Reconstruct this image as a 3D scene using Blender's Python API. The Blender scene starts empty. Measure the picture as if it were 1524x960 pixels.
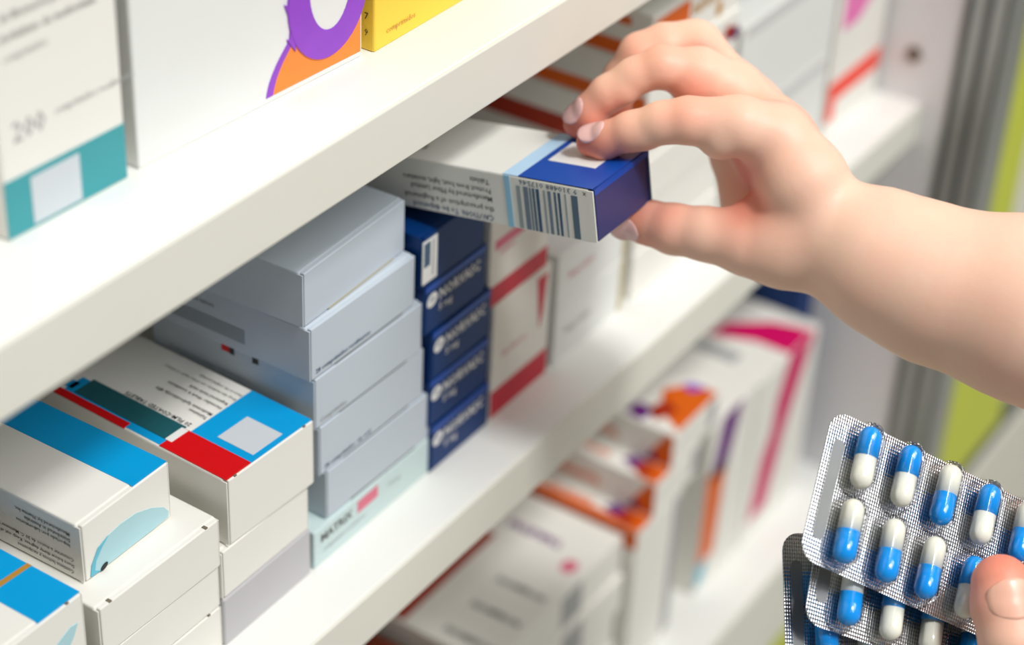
import bpy, bmesh, math, random
import numpy as np
from mathutils import Vector, Matrix

random.seed(7)
sc = bpy.context.scene
COL = sc.collection

# ------------------------------------------------------------------ camera
CAM_POS = Vector((-0.43953, -0.31859, 0.30537))
CAM_R = Vector((0.55353, -0.83163, 0.04473))
CAM_U = Vector((0.44112, 0.33832, 0.83124))
CAM_F = Vector((0.70641, 0.44039, -0.55412))
cam_data = bpy.data.cameras.new('camera')
cam = bpy.data.objects.new('camera', cam_data)
COL.objects.link(cam)
cam.matrix_world = Matrix(((CAM_R.x, CAM_U.x, -CAM_F.x, CAM_POS.x),
                           (CAM_R.y, CAM_U.y, -CAM_F.y, CAM_POS.y),
                           (CAM_R.z, CAM_U.z, -CAM_F.z, CAM_POS.z),
                           (0, 0, 0, 1)))
cam_data.sensor_width = 36.0
cam_data.lens = 71.34
cam_data.clip_start = 0.02
cam_data.dof.use_dof = True
cam_data.dof.focus_distance = 0.635
cam_data.dof.aperture_fstop = 5.6
sc.camera = cam

# ------------------------------------------------------------------ world, lights, exposure
world = bpy.data.worlds.new('shop_world')
sc.world = world
world.use_nodes = True
wb = world.node_tree.nodes['Background']
wb.inputs['Color'].default_value = (0.96, 0.98, 1.0, 1)
wb.inputs['Strength'].default_value = 0.16


def area_light(name, loc, target, size, power, color=(1, 1, 1), size_y=None):
    d = bpy.data.lights.new(name, 'AREA')
    d.energy = power
    d.color = color
    d.size = size
    if size_y:
        d.shape = 'RECTANGLE'
        d.size_y = size_y
    o = bpy.data.objects.new(name, d)
    COL.objects.link(o)
    o.location = loc
    o.rotation_euler = (Vector(target) - Vector(loc)).to_track_quat('-Z', 'Y').to_euler()
    return o


area_light('ceiling_spot', (-0.12, -1.06, 1.70), (0.05, 0.0, -0.05), 0.26, 27.0, (1.0, 0.99, 0.972))
area_light('ceiling_panel', (0.35, -1.5, 1.75), (0.2, -0.1, -0.2), 1.6, 38.0, (1.0, 0.99, 0.97), 0.9)

sc.view_settings.view_transform = 'Standard'
sc.view_settings.look = 'None'
sc.view_settings.gamma = 1.0
sc.view_settings.use_curve_mapping = False
sc.view_settings.exposure = -0.22


# ------------------------------------------------------------------ materials
def lin(c):
    c = c / 255.0
    return c / 12.92 if c <= 0.04045 else ((c + 0.055) / 1.055) ** 2.4


def rgb(r, g, b):
    return (lin(r), lin(g), lin(b), 1.0)


MATS = {}


def mat(name, col, rough=0.5, spec=0.4, metal=0.0, var=0.03, scale=60.0, bump=0.0, bscale=400.0, coat=0.0):
    """plain procedural surface: faint mottling in the colour and fine relief"""
    if name in MATS:
        return MATS[name]
    m = bpy.data.materials.new(name)
    m.use_nodes = True
    nt = m.node_tree
    b = nt.nodes['Principled BSDF']
    c = rgb(*col)
    tc = nt.nodes.new('ShaderNodeTexCoord')
    nz = nt.nodes.new('ShaderNodeTexNoise')
    nz.inputs['Scale'].default_value = scale
    nz.inputs['Detail'].default_value = 3
    nt.links.new(tc.outputs['Object'], nz.inputs['Vector'])
    mx = nt.nodes.new('ShaderNodeMix')
    mx.data_type = 'RGBA'
    mx.inputs['A'].default_value = tuple(x * (1 - var) for x in c[:3]) + (1,)
    mx.inputs['B'].default_value = tuple(min(1, x * (1 + var)) for x in c[:3]) + (1,)
    nt.links.new(nz.outputs['Fac'], mx.inputs['Factor'])
    nt.links.new(mx.outputs['Result'], b.inputs['Base Color'])
    b.inputs['Roughness'].default_value = rough
    b.inputs['Specular IOR Level'].default_value = spec
    b.inputs['Metallic'].default_value = metal
    b.inputs['Coat Weight'].default_value = coat
    if bump:
        n2 = nt.nodes.new('ShaderNodeTexNoise')
        n2.inputs['Scale'].default_value = bscale
        n2.inputs['Detail'].default_value = 4
        nt.links.new(tc.outputs['Object'], n2.inputs['Vector'])
        bp = nt.nodes.new('ShaderNodeBump')
        bp.inputs['Strength'].default_value = bump
        bp.inputs['Distance'].default_value = 0.0004
        nt.links.new(n2.outputs['Fac'], bp.inputs['Height'])
        nt.links.new(bp.outputs['Normal'], b.inputs['Normal'])
    MATS[name] = m
    return m


M_SHELF = mat('white_laminate', (240, 241, 236), 0.42, 0.4, var=0.015, scale=25, bump=0.08, bscale=150)
M_EDGE = mat('laminate_edge_band', (232, 231, 220), 0.5, 0.35, var=0.02, scale=30, bump=0.1, bscale=120)
M_PANEL = mat('panel_white', (232, 231, 232), 0.5, 0.35, var=0.02, scale=10)
M_BACK = mat('back_panel', (205, 200, 188), 0.6, 0.3)
M_ALU = mat('brushed_aluminium', (168, 170, 168), 0.38, 0.5, metal=0.75, var=0.06, scale=40)
M_ALUD = mat('aluminium_groove', (88, 90, 88), 0.5, 0.4, metal=0.5)
M_LIME = mat('lime_panel', (200, 208, 62), 0.45, 0.4)
M_CREAM = mat('cream_panel', (225, 222, 208), 0.5, 0.4)
M_HOLE = mat('peg_hole_brown', (120, 106, 92), 0.7, 0.2)
M_FLOOR = mat('floor_tile', (176, 176, 168), 0.45, 0.4, scale=6)
M_WALL = mat('wall_paint', (214, 214, 206), 0.7, 0.2, scale=4)

CARD = dict(rough=0.42, spec=0.35, bump=0.05, bscale=300)
M_WHITE = mat('card_white', (240, 238, 231), var=0.015, **CARD)
M_COOLW = mat('card_cool_white', (232, 234, 231), var=0.015, **CARD)
M_GREYB = mat('card_grey_blue', (196, 206, 216), var=0.015, **CARD)
M_GREYL = mat('card_light_grey', (194, 193, 196), var=0.015, **CARD)
M_MINT = mat('card_mint', (204, 224, 224), var=0.02, **CARD)
M_NAVY = mat('card_navy', (0, 50, 110), var=0.05, rough=0.4, spec=0.25)
M_ROYAL = mat('print_royal_blue', (8, 74, 172), var=0.03, rough=0.3, spec=0.45)
M_ENDNAVY = mat('print_end_violet_navy', (52, 56, 108), var=0.06, rough=0.4, spec=0.4)
M_ICE = mat('print_ice_blue', (190, 222, 248), rough=0.4)
M_CYAN = mat('print_cyan', (0, 160, 224), var=0.03, rough=0.3, spec=0.45)
M_TEAL = mat('print_teal', (60, 158, 166), rough=0.42)
M_DTEAL = mat('print_dark_teal', (30, 92, 100), rough=0.4, var=0.08, scale=300)
M_RED = mat('print_red', (216, 8, 16), rough=0.35)
M_CRIMSON = mat('print_crimson', (205, 34, 60), rough=0.45)
M_ORANGE = mat('print_orange', (255, 140, 48), rough=0.4, var=0.02)
M_DORANGE = mat('print_deep_orange', (226, 100, 10), rough=0.45)
M_BRICK = mat('print_brick_red', (168, 44, 10), rough=0.5)
M_PURPLE = mat('print_purple', (148, 68, 204), rough=0.4, var=0.08, scale=90)
M_DPURPLE = mat('print_dark_purple', (104, 26, 124), rough=0.45)
M_MAGENTA = mat('print_magenta', (212, 0, 98), rough=0.45)
M_PINK = mat('print_pink', (238, 120, 186), rough=0.45)
M_ROSE = mat('print_rose', (226, 116, 140), rough=0.45)
M_YELLOW = mat('card_yellow', (255, 212, 70), var=0.02, **CARD)
M_GOLD = mat('print_gold', (204, 150, 60), rough=0.35, metal=0.2)
M_PALEBLUE = mat('print_pale_blue', (178, 218, 226), rough=0.45)
M_AQUA = mat('print_aqua', (98, 190, 214), rough=0.4)
M_INK = mat('print_black', (34, 36, 38), rough=0.5)
M_GREYINK = mat('print_grey_ink', (112, 114, 112), rough=0.5)
M_SOFTINK = mat('print_soft_grey', (170, 172, 172), rough=0.5)
M_WPRINT = mat('print_white', (236, 236, 234), rough=0.42)
M_SILVERP = mat('print_silver_white', (206, 212, 218), rough=0.4)
M_SLATE = mat('print_slate_blue', (70, 98, 124), rough=0.5)
M_TAN = mat('print_tan', (186, 172, 128), rough=0.5)
M_VERM = mat('print_vermilion', (252, 62, 36), rough=0.45)
M_GPRINT = mat('print_blue_grey', (150, 160, 168), rough=0.5)
M_PALEGREY = mat('seam_shadow_grey', (206, 207, 206), rough=0.5)
M_SLIT = mat('slit_brown', (120, 110, 92), rough=0.7)
M_RBROWN = mat('card_red_brown', (120, 46, 26), var=0.05, **CARD)


# ------------------------------------------------------------------ object helpers
def link(name, me, m=None, parent=None):
    o = bpy.data.objects.new(name, me)
    COL.objects.link(o)
    if m is not None:
        me.materials.append(m)
    if parent is not None:
        o.parent = parent
    return o


def tag(o, label=None, cat=None, group=None, kind=None):
    if label:
        o['label'] = label
    if cat:
        o['category'] = cat
    if group:
        o['group'] = group
    if kind:
        o['kind'] = kind
    return o


def empty(name, loc=(0, 0, 0), rot=(0, 0, 0)):
    o = bpy.data.objects.new(name, None)
    COL.objects.link(o)
    o.empty_display_size = 0.01
    o.location = loc
    o.rotation_euler = rot
    return o


def mesh_from_bm(name, bm):
    me = bpy.data.meshes.new(name)
    bmesh.ops.recalc_face_normals(bm, faces=bm.faces[:])
    bm.to_mesh(me)
    bm.free()
    return me


def box_bm(x0, x1, y0, y1, z0, z1, bevel=0.0, seg=2):
    bm = bmesh.new()
    bmesh.ops.create_cube(bm, size=1.0)
    for v in bm.verts:
        v.co = Vector((x0 + (v.co.x + .5) * (x1 - x0), y0 + (v.co.y + .5) * (y1 - y0), z0 + (v.co.z + .5) * (z1 - z0)))
    if bevel:
        bmesh.ops.bevel(bm, geom=bm.edges[:], offset=bevel, segments=seg, profile=0.5, affect='EDGES')
    return bm


def box_part(name, dims, m, parent=None, bevel=0.0, seg=2):
    bm = box_bm(*dims, bevel=bevel, seg=seg)
    return link(name, mesh_from_bm(name, bm), m, parent)


FR = {
    'front': (Vector((1, 0, 0)), Vector((0, 0, 1)), Vector((0, -1, 0))),
    'left': (Vector((0, 1, 0)), Vector((0, 0, 1)), Vector((-1, 0, 0))),
    'top': (Vector((1, 0, 0)), Vector((0, 1, 0)), Vector((0, 0, 1))),
}


def patch(root, face, pts, m, name='print', h=0.00015, base=None, lift=0.0):
    """flat print: polygon (mm, face coordinates) a hair proud of the card"""
    U, V, N = FR[face]
    W, D, H = root['dims']
    o = Vector((0, 0, H)) if face == 'top' else Vector((0, 0, 0))
    if base is not None:
        o = Vector(base)
    bm = bmesh.new()
    lo = [bm.verts.new(o + U * (p[0] / 1000) + V * (p[1] / 1000) + N * (lift - 0.0002)) for p in pts]
    hi = [bm.verts.new(o + U * (p[0] / 1000) + V * (p[1] / 1000) + N * (lift + h)) for p in pts]
    bm.faces.new(hi)
    bm.faces.new(lo[::-1])
    n = len(pts)
    for i in range(n):
        bm.faces.new((lo[i], lo[(i + 1) % n], hi[(i + 1) % n], hi[i]))
    return link(name, mesh_from_bm(name, bm), m, root)


def rect(x0, x1, y0, y1):
    return [(x0, y0), (x1, y0), (x1, y1), (x0, y1)]


def ell(cx, cy, rx, ry, n=28, a0=0.0, rot=0.0):
    out = []
    for i in range(n):
        t = a0 + 2 * math.pi * i / n
        x, y = rx * math.cos(t), ry * math.sin(t)
        out.append((cx + x * math.cos(rot) - y * math.sin(rot), cy + x * math.sin(rot) + y * math.cos(rot)))
    return out


AX = {'+x': Vector((1, 0, 0)), '-x': Vector((-1, 0, 0)), '+y': Vector((0, 1, 0)), '-y': Vector((0, -1, 0)),
      '+z': Vector((0, 0, 1)), '-z': Vector((0, 0, -1))}


def text(root, s, size, pos, R, Up, m, name='lettering', bold=0.0, lift=0.00022, sx=1.0):
    """real lettering as a thin mesh; pos in mm on the face, R/Up the reading and upward axes"""
    cu = bpy.data.curves.new('lettering', 'FONT')
    cu.body = s
    cu.size = 1.0
    cu.resolution_u = 1
    cu.offset = bold
    tmp = bpy.data.objects.new('tmp', cu)
    me = bpy.data.meshes.new_from_object(tmp)
    bpy.data.objects.remove(tmp)
    bpy.data.curves.remove(cu)
    R, Up = AX[R], AX[Up]
    N = R.cross(Up)
    p0 = Vector(pos) / 1000 + N * lift
    k = size / 1000
    for v in me.vertices:
        v.co = p0 + R * (v.co.x * k * sx) + Up * (v.co.y * k)
    me.name = name
    return link(name, me, m, root)


def carton(label, W, D, H, loc, m, rz=0.0, group=None, name='medicine_box', flap=True, flap_m=None, cat='box',
           bevel=0.0007, rx=0.0, slit=True):
    """folded carton; origin at the lower front left corner, front (end flap) towards -y. Sizes in metres"""
    root = empty(name, loc, (rx, 0, math.radians(rz)))
    tag(root, label, cat, group)
    root['dims'] = (W, D, H)
    if not flap:
        box_part('carton', (0, W, 0, D, 0, H), m, root, bevel=bevel)
        return root
    bm = box_bm(0, W, 0.0016, D, 0, H, bevel=bevel)
    for dims in ((-0.00003, 0.00050, 0.0, 0.0026, 0.0004, H - 0.0006), (W - 0.0004, W + 0.00003, 0.0002, 0.0026, 0.0004, H - 0.0006)):
        t = box_bm(*dims, bevel=0.00015, seg=1)
        me_ = bpy.data.meshes.new('wall')
        t.to_mesh(me_)
        t.free()
        bm.from_mesh(me_)
        bpy.data.meshes.remove(me_)
    link('carton', mesh_from_bm('carton', bm), m, root)
    # the tucked end flap: a separate board folded down from the top, held between the side walls
    bm = box_bm(0.0010, W - 0.0006, 0.0, 0.0022, 0.0004, H - 0.0003, bevel=0.0004, seg=2)
    link('end_flap', mesh_from_bm('end_flap', bm), flap_m or m, root)
    if slit:
        for xx in (0.09, 0.88):
            box_part('tuck_slit', (W * xx, W * xx + 0.0011, -0.00003, 0.0016, H - 0.0004, H + 0.00002), M_SLIT, root)
    return root


# ------------------------------------------------------------------ the shelving unit
Z_U0, Z_U1 = 0.0, 0.0216
Z_M0, Z_M1 = -0.1861, -0.1645
Z_L0, Z_L1 = -0.4685, -0.4085
X_L, X_R = -0.27, 0.4536
DEPTH = 0.30

unit = empty('shelf_unit', (0, 0, -0.62))
tag(unit, 'white laminate shelving unit with three boards and a grooved aluminium upright', 'shelf')


def upart(name, dims, m, bevel=0.0, parent=unit, seg=2):
    o = box_part(name, dims, m, None, bevel, seg)
    for v in o.data.vertices:
        v.co.z += 0.62
    o.parent = parent
    return o


for z0, z1, lb in ((Z_U0, Z_U1, 'upper white shelf board'), (Z_M0, Z_M1, 'middle white shelf board'),
                   (Z_L0, Z_L1, 'thick lowest shelf board')):
    b = upart('shelf_board', (X_L, X_R, 0.0012, DEPTH, z0, z1), M_SHELF, bevel=0.0006)
    b['label'] = lb
    e = upart('edge_band', (X_L, X_R, 0.0, 0.0014, z0 + 0.0002, z1 - 0.0002), M_EDGE, bevel=0.0005)
    e.parent = b
upart('back_panel', (X_L, X_R, DEPTH, DEPTH + 0.012, -0.60, 0.30), M_BACK)
upart('end_panel', (X_L - 0.018, X_L, -0.0135, DEPTH, -0.62, 0.30), M_PANEL, bevel=0.001)  # left panel added out of view to block side light from the bays
ep = upart('end_panel', (X_R, X_R + 0.018, -0.0135, DEPTH, -0.62, 0.30), M_PANEL, bevel=0.001)
for zz in (-0.139,):
    bm = bmesh.new()
    bmesh.ops.create_cone(bm, cap_ends=True, segments=14, radius1=0.0042, radius2=0.0036, depth=0.0016,
                          matrix=Matrix.Translation((X_R - 0.0004, 0.0085, zz + 0.62)) @ Matrix.Rotation(math.pi / 2, 4, 'Y'))
    link('peg_hole_plug', mesh_from_bm('peg_hole_plug', bm), M_HOLE, ep)
post = upart('upright_post', (X_R - 0.001, X_R + 0.028, -0.0375, -0.0136, -0.62, 0.30), M_ALU, bevel=0.0012)
for y0, y1 in ((-0.0175, -0.0145), (-0.0275, -0.0240), (-0.0365, -0.0345)):
    upart('groove', (X_R - 0.0018, X_R + 0.001, y0, y1, -0.62, 0.30), M_ALUD, parent=post)
upart('kickboard', (X_L, X_R, 0.004, 0.02, -0.62, Z_L0 - 0.0005), M_LIME)

# the next unit beyond the upright: lime frame, pale door
nu = empty('lime_cabinet', (0.4820, -0.036, -0.62))
tag(nu, 'lime green framed cabinet with pale door beyond the aluminium upright', 'cabinet')
box_part('frame', (0.001, 0.045, 0.0, 0.40, 0.185, 0.95), M_LIME, nu, 0.001)
box_part('door', (0.0455, 0.62, 0.006, 0.40, 0.185, 0.95), M_CREAM, nu, 0.001)
box_part('lime_panel', (0.0455, 0.115, 0.001, 0.006, 0.186, 0.30), M_LIME, nu, 0.001)
box_part('rail', (0.001, 0.62, 0.004, 0.40, 0.165, 0.1845), M_ALUD, nu, 0.001)
box_part('drawer', (0.001, 0.62, 0.002, 0.40, 0.0, 0.1645), M_CREAM, nu, 0.001)

tag(box_part('floor', (-2.5, 3.5, -2.5, 1.5, -0.64, -0.62), M_FLOOR), kind='structure')
tag(box_part('wall_back', (-2.5, 3.5, 0.45, 0.47, -0.62, 1.9), M_WALL), kind='structure')
tag(box_part('wall_right', (2.4, 2.42, -2.5, 0.45, -0.62, 1.9), M_WALL), kind='structure')

# ------------------------------------------------------------------ cartons on the upper shelf
ZU = Z_U1
b = carton('tall white box with teal base band and small grey text on upper shelf', 0.0440, 0.09, 0.150,
           (-0.1268, 0.0330, ZU), M_WHITE, rz=-1.5, group='boxes on the upper shelf', flap=False)
patch(b, 'front', rect(0.1, 43.8, 0.6, 17.5), M_TEAL, 'teal_band')
patch(b, 'front', rect(9.0, 26.5, 1.5, 15.6), M_SILVERP, 'label_square', h=0.0003)
for s, sz, x, z in (('200', 8.5, 4.5, 27.5), ('comprimidos recubiertos', 3.1, 19.5, 30.0), ('comprimidos', 3.1, 4, 50.5),
                    ('de liberacion prolongada', 3.4, 4.0, 61.5), ('clorhidrato de metformina', 3.4, 3, 56.0),):
    text(b, s, sz, (x, 0, z), '+x', '+z', M_SOFTINK if sz != 3.4 else M_GREYINK, sx=0.92)

b = carton('large white box with purple ring over an orange quarter circle, upper shelf', 0.0960, 0.10, 0.160,
           (-0.0775, 0.0325, ZU), M_COOLW, rz=-3.2, group='boxes on the upper shelf', flap=False)
# orange field with a curved left border, purple outline and the purple splash ring
arc = [(55.0, 2.2), (55.6, 4.4), (56.6, 6.8), (58.0, 9.2), (59.8, 11.6), (62.0, 14.0), (65.0, 17.0), (69.0, 21.0)]
patch(b, 'front', [(95.0, 2.2), (95.0, 46), (80, 46), (72, 34)] + arc[::-1], M_ORANGE, 'orange_field')
patch(b, 'front', [(x - 3.0, y) for x, y in arc] + arc[::-1], M_PURPLE, 'purple_border', h=0.0002)
outer = ell(80.0, 27.0, 18.0, 21.0, 40)
inner = ell(80.8, 30.5, 9.5, 15.5, 40)
bmr = bmesh.new()
lo, hi, li, hi2 = [], [], [], []
for (ox, oy), (ix, iy) in zip(outer, inner):
    hi.append(bmr.verts.new((ox / 1000, -0.0006, oy / 1000)))
    hi2.append(bmr.verts.new((ix / 1000, -0.0006, iy / 1000)))
    lo.append(bmr.verts.new((ox / 1000, 0.0002, oy / 1000)))
    li.append(bmr.verts.new((ix / 1000, 0.0002, iy / 1000)))
for i in range(40):
    j = (i + 1) % 40
    bmr.faces.new((hi[i], hi[j], hi2[j], hi2[i]))
    bmr.faces.new((hi[i], lo[i], lo[j], hi[j]))
    bmr.faces.new((hi2[i], hi2[j], li[j], li[i]))
link('purple_ring', mesh_from_bm('purple_ring', bmr), M_PURPLE, b)
patch(b, 'front', inner, M_COOLW, 'ring_hole', h=0.0004)
for pts in ([(63.6, 22), (60.6, 29.5), (62.8, 28.6), (64.8, 33), (66.0, 28)], [(65.0, 13.0), (61.4, 18.0), (62.6, 17.8), (62.8, 20), (65, 19)]):
    patch(b, 'front', pts, M_PURPLE, 'splash', h=0.0005)

b = carton('bright yellow box with small black numbers on its side, upper shelf', 0.0700, 0.08, 0.150,
           (0.0225, 0.0255, ZU), M_YELLOW, rz=0.5, group='boxes on the upper shelf', flap=False)
text(b, '7', 3.2, (0, 3.9, 10.8), '-y', '+z', M_INK)
text(b, '9', 3.2, (0, 3.9, 5.2), '-y', '+z', M_INK)
text(b, 'comprimidos', 3.0, (6, 0, 4.5), '+x', '+z', M_GOLD)

# ------------------------------------------------------------------ cartons on the middle shelf
ZM = Z_M1

# -- stack by the left edge of the photo
b = carton('white box with bright blue panel and gold stripe on top, bottom left corner', 0.0560, 0.085, 0.0218,
           (-0.1772, 0.0243, -0.1208), M_WHITE, group='boxes on the middle shelf')
patch(b, 'top', rect(38.5, 55.6, 0.8, 70), M_CYAN, 'blue_panel')
patch(b, 'top', [(30, 21.3), (55.6, 20.2), (55.6, 22.0), (30, 23.4)], M_GOLD, 'gold_stripe', h=0.0003)
patch(b, 'front', [(38, 0.8), (42, 9), (50, 12.5), (53, 12), (51, 8), (45, 0.8)], M_PALEBLUE, 'crescent')
for k, z in ((0, -0.1427), (1, -0.1645)):
    carton(('white box under the blue and gold panelled box', 'lowest white box under the blue and gold panelled box')[k],
           0.0560, 0.085, 0.0217, (-0.1775 - 0.001 * k, 0.0250, z), M_WHITE, group='boxes on the middle shelf')

# -- second stack: pale blue crescent on top of plain white boxes
b = carton('white box with blue top stripe and pale blue crescent on its end', 0.0400, 0.075, 0.0222,
           (-0.1105, 0.0345, -0.1087), M_WHITE, rz=0.6, group='boxes on the middle shelf', slit=False)
patch(b, 'top', rect(24.0, 39.6, 0.6, 74), M_CYAN, 'blue_stripe')
patch(b, 'front', [(2.6, 1.0), (3.4, 5.0), (6.6, 9.8), (11.5, 11.6), (17.1, 12.4), (24, 12.0), (31, 9.5), (36.5, 6.2), (38.6, 3.2), (38.2, 1.2),
                   (31.4, 0.8), (20, 0.9), (8.0, 0.7)], M_PALEBLUE, 'crescent')
patch(b, 'front', [(2.6, 1.0), (3.4, 5.0), (6.6, 9.8), (11.5, 11.6), (8.5, 9.2), (5.4, 5.6), (4.6, 2.2), (7.0, 0.7)], M_AQUA, 'crescent_rim', h=0.0003)
patch(b, 'front', ell(8.6, 1.3, 1.7, 0.9, 12, rot=0.4), M_INK, 'thumb_notch', h=0.0004)
for s, sz, y, z in (('Manufactured by: Pharma Inc.', 1.9, 4.2, 17.9), ('Distributed in Australia', 2.0, 4.2, 15.7), ('Importado por: Laboratorios', 1.9, 4.4, 13.5),
                    ('Conservar a menos de 30 C. Mantener fuera del', 1.9, 3.4, 8.2), ('Store below thirty degrees. Keep out of reach', 1.9, 3.4, 5.8),
                    ('Contiene lactosa y excipientes', 1.9, 3.8, 3.4)):
    text(b, s, sz, (0, y, z), '+y', '-z', M_INK, bold=0.012)
for k, (z0, h, x0) in enumerate(((-0.1287, 0.0197, -0.1168), (-0.1467, 0.0177, -0.1164), (-0.1645, 0.0175, -0.1160))):
    carton(('plain white box directly under the pale blue crescent box',
            'plain white box second under the pale blue crescent box',
            'lowest plain white box of the crescent stack')[k],
           0.0548, 0.085, h, (x0, 0.0232 + 0.0004 * k, z0), M_WHITE, rz=(-0.6, 0.4, 0.0)[k], group='boxes on the middle shelf')

# -- third stack: red block box
b = carton('white box with red block and bright blue panel on its top', 0.0426, 0.115, 0.0268,
           (-0.0572, 0.0232, -0.1243), M_WHITE, rz=-2.0, group='boxes on the middle shelf')
patch(b, 'top', rect(12.0, 42.2, 0.6, 26.8), M_CYAN, 'blue_panel')
patch(b, 'top', rect(0.8, 12.0, 26.8, 76), M_CYAN, 'blue_border')
patch(b, 'top', rect(0.4, 12.2, 0.6, 29.5), M_RED, 'red_block', h=0.0003)
patch(b, 'top', rect(15.5, 30.0, 2.6, 18.0), M_SILVERP, 'silver_square', h=0.0003)
patch(b, 'top', rect(4.0, 13.2, 29.5, 72.0), M_DTEAL, 'dark_panel', h=0.0003)
patch(b, 'top', rect(4.0, 12.0, 27.5, 30.4), M_WPRINT, 'white_bar', h=0.0004)
patch(b, 'top', rect(5.0, 9.0, 74.0, 77.5), M_CYAN, 'blue_tab')
patch(b, 'top', rect(-0.0, 3.2, 45, 78), M_RED, 'red_edge', h=0.0002)
for s, sz, x, y in (('20 FILM-COATED TABLETS', 2.5, 15.5, 29), ('Metformin hydrochloride 850', 2.1, 24.0, 27.5), ('Tabletten', 2.1, 21.5, 27.5), ('Hersteller: Werk 4, Leverkusen', 1.9, 28.5, 27.5),
                    ('Registered trade mark', 1.9, 31.5, 27.5), ('Keep this medicine out of the reach of children', 1.7, 35.0, 27),
                    ('Store in the original package', 1.7, 38.0, 27)):
    text(b, s, sz, (x, y, 26.8), '+y', '-x', M_INK if sz > 1.8 else M_GREYINK, bold=0.01, lift=0.0003)
carton('white box with worn corner directly under the red block box', 0.0455, 0.110, 0.0198, (-0.0612, 0.0232, -0.1443), M_WHITE,
       rz=0.4, group='boxes on the middle shelf', slit=False)
carton('light grey box on the shelf beneath the red block stack', 0.0460, 0.110, 0.0200, (-0.0612, 0.0228, -0.1645), M_GREYL,
       rz=0.5, group='boxes on the middle shelf', flap=False)

# -- fourth stack: five blue-grey boxes on a mint one
glab = ['topmost plain blue-grey box of the stack of five', 'second blue-grey box from the top with grey side print',
        'middle blue-grey box of five with a red dot mark on its edge', 'fourth blue-grey box from the top of its stack',
        'lowest blue-grey box resting on the mint box']
gx = [-0.0135, -0.0128, -0.0108, -0.0085, -0.0047]
gz = [-0.0638, -0.0849, -0.1060, -0.1271, -0.1480]
gr = [2.4, 0.3, -0.4, 0.2, -0.6]
for k in range(5):
    b = carton(glab[k], 0.0590 + (0.002 if k > 1 else 0), 0.072, 0.0209, (gx[k], 0.0245 + (0.002 if k == 0 else 0.0), gz[k]), M_GREYB, rz=gr[k],
               group='blue-grey boxes in a stack', slit=False)
    patch(b, 'front', [(14, 0.35), (52, 0.35), (52, 0.75), (14, 0.75)], M_TAN if k == 0 else M_GREYINK, 'flap_seam')
    if k in (1, 2, 3):
        text(b, ('28 comprimidos recubiertos', '', '', '')[0] if k == 1 else ('Comprimidos', '28 comprimidos  via oral')[k - 2], 2.6,
             (3.0, 0, 2.2), '+x', '+z', M_SLATE if k != 2 else M_SOFTINK, bold=0.01)
    if k == 1:
        patch(b, 'left', rect(27.5, 60, 4.2, 9.8), M_GPRINT, 'grey_print')
        text(b, 'film coated tablets', 2.4, (0, 58, 14.0), '-y', '+z', M_GREYINK)
    if k == 2:
        patch(b, 'left', [(36.5, 16.9), (40.0, 16.9), (40.0, 20.6), (36.5, 20.7)], M_RED, 'red_mark')
        patch(b, 'left', [(34.4, 16.7), (36.5, 16.7), (36.5, 20.7), (34.4, 20.7)], M_INK, 'black_mark')
        patch(b, 'left', [(23.8, 17.2), (26.4, 17.0), (26.4, 20.7), (23.8, 20.7)], M_INK, 'black_mark')
        text(b, 'Medicamento sujeto a prescripcion', 2.6, (0, 64, 8.0), '-y', '+z', M_SOFTINK)
b = carton('pale mint box with a pink patch at the bottom of the blue-grey stack', 0.0725, 0.085, 0.0163,
           (-0.0132, 0.0232, ZM), M_MINT, rz=0.4, group='boxes on the middle shelf', flap=False)
patch(b, 'front', [(25, 9.2), (37, 9.5), (37, 14.5), (25, 14.2)], M_ROSE, 'pink_patch')
text(b, 'MATRIX', 5.0, (3.5, 0, 10.0), '+x', '+z', M_GREYINK, bold=0.02)
text(b, 'comprimidos recubiertos', 2.4, (5, 0, 5.2), '+x', '+z', M_SOFTINK)
text(b, '100 mg', 2.6, (43, 0, 9.5), '+x', '+z', M_SOFTINK)

# -- fifth stack: navy boxes
nl = ['lowest navy box of the stack, standing on the shelf', 'second navy box from the bottom of its stack', 'middle navy box of the stack',
      'navy box just under the stickered top one', 'topmost navy box, with a white barcode sticker, below the held box']
nx = [0.0555, 0.0543, 0.0545, 0.0500, 0.0478]
for k in range(5):
    W = 0.0388
    b = carton(nl[k], W, 0.095, 0.0212, (nx[k], 0.0228 + 0.0005 * (k % 2), ZM + 0.0214 * k), M_NAVY, rz=(0.3, -0.4, 0.5, 0.0, 0.4)[k],
               group='navy boxes in a stack', slit=False)
    if k < 4:
        patch(b, 'front', ell(4.8, 13.8, 3.3, 2.6, 18, rot=0.5), M_WPRINT, 'logo_oval')
        patch(b, 'front', [(3.6, 13.6), (5.8, 14.3), (5.6, 14.9), (3.5, 14.1)], M_NAVY, 'logo_mark', h=0.0003)
        text(b, 'NORVASC', 6.0, (9.0, 0, 12.0), '+x', '+z', M_WPRINT, bold=0.025, sx=0.92)
        text(b, '5 mg', 4.2, (8.8, 0, 7.4), '+x', '+z', M_WPRINT, bold=0.012)
        patch(b, 'front', rect(0.8, 38, 18.2, 20.4), M_ROYAL, 'blue_band')
    else:
        patch(b, 'front', rect(-0.2, 8.4, 2.2, 19.5), M_WPRINT, 'sticker', h=0.0003)
        patch(b, 'front', rect(0.4, 4.0, 9.0, 18.6), M_SLATE, 'sticker_bar', h=0.0004)
        patch(b, 'front', rect(5.4, 6.2, 4.0, 18.6), M_SOFTINK, 'sticker_bar', h=0.0004)

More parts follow.
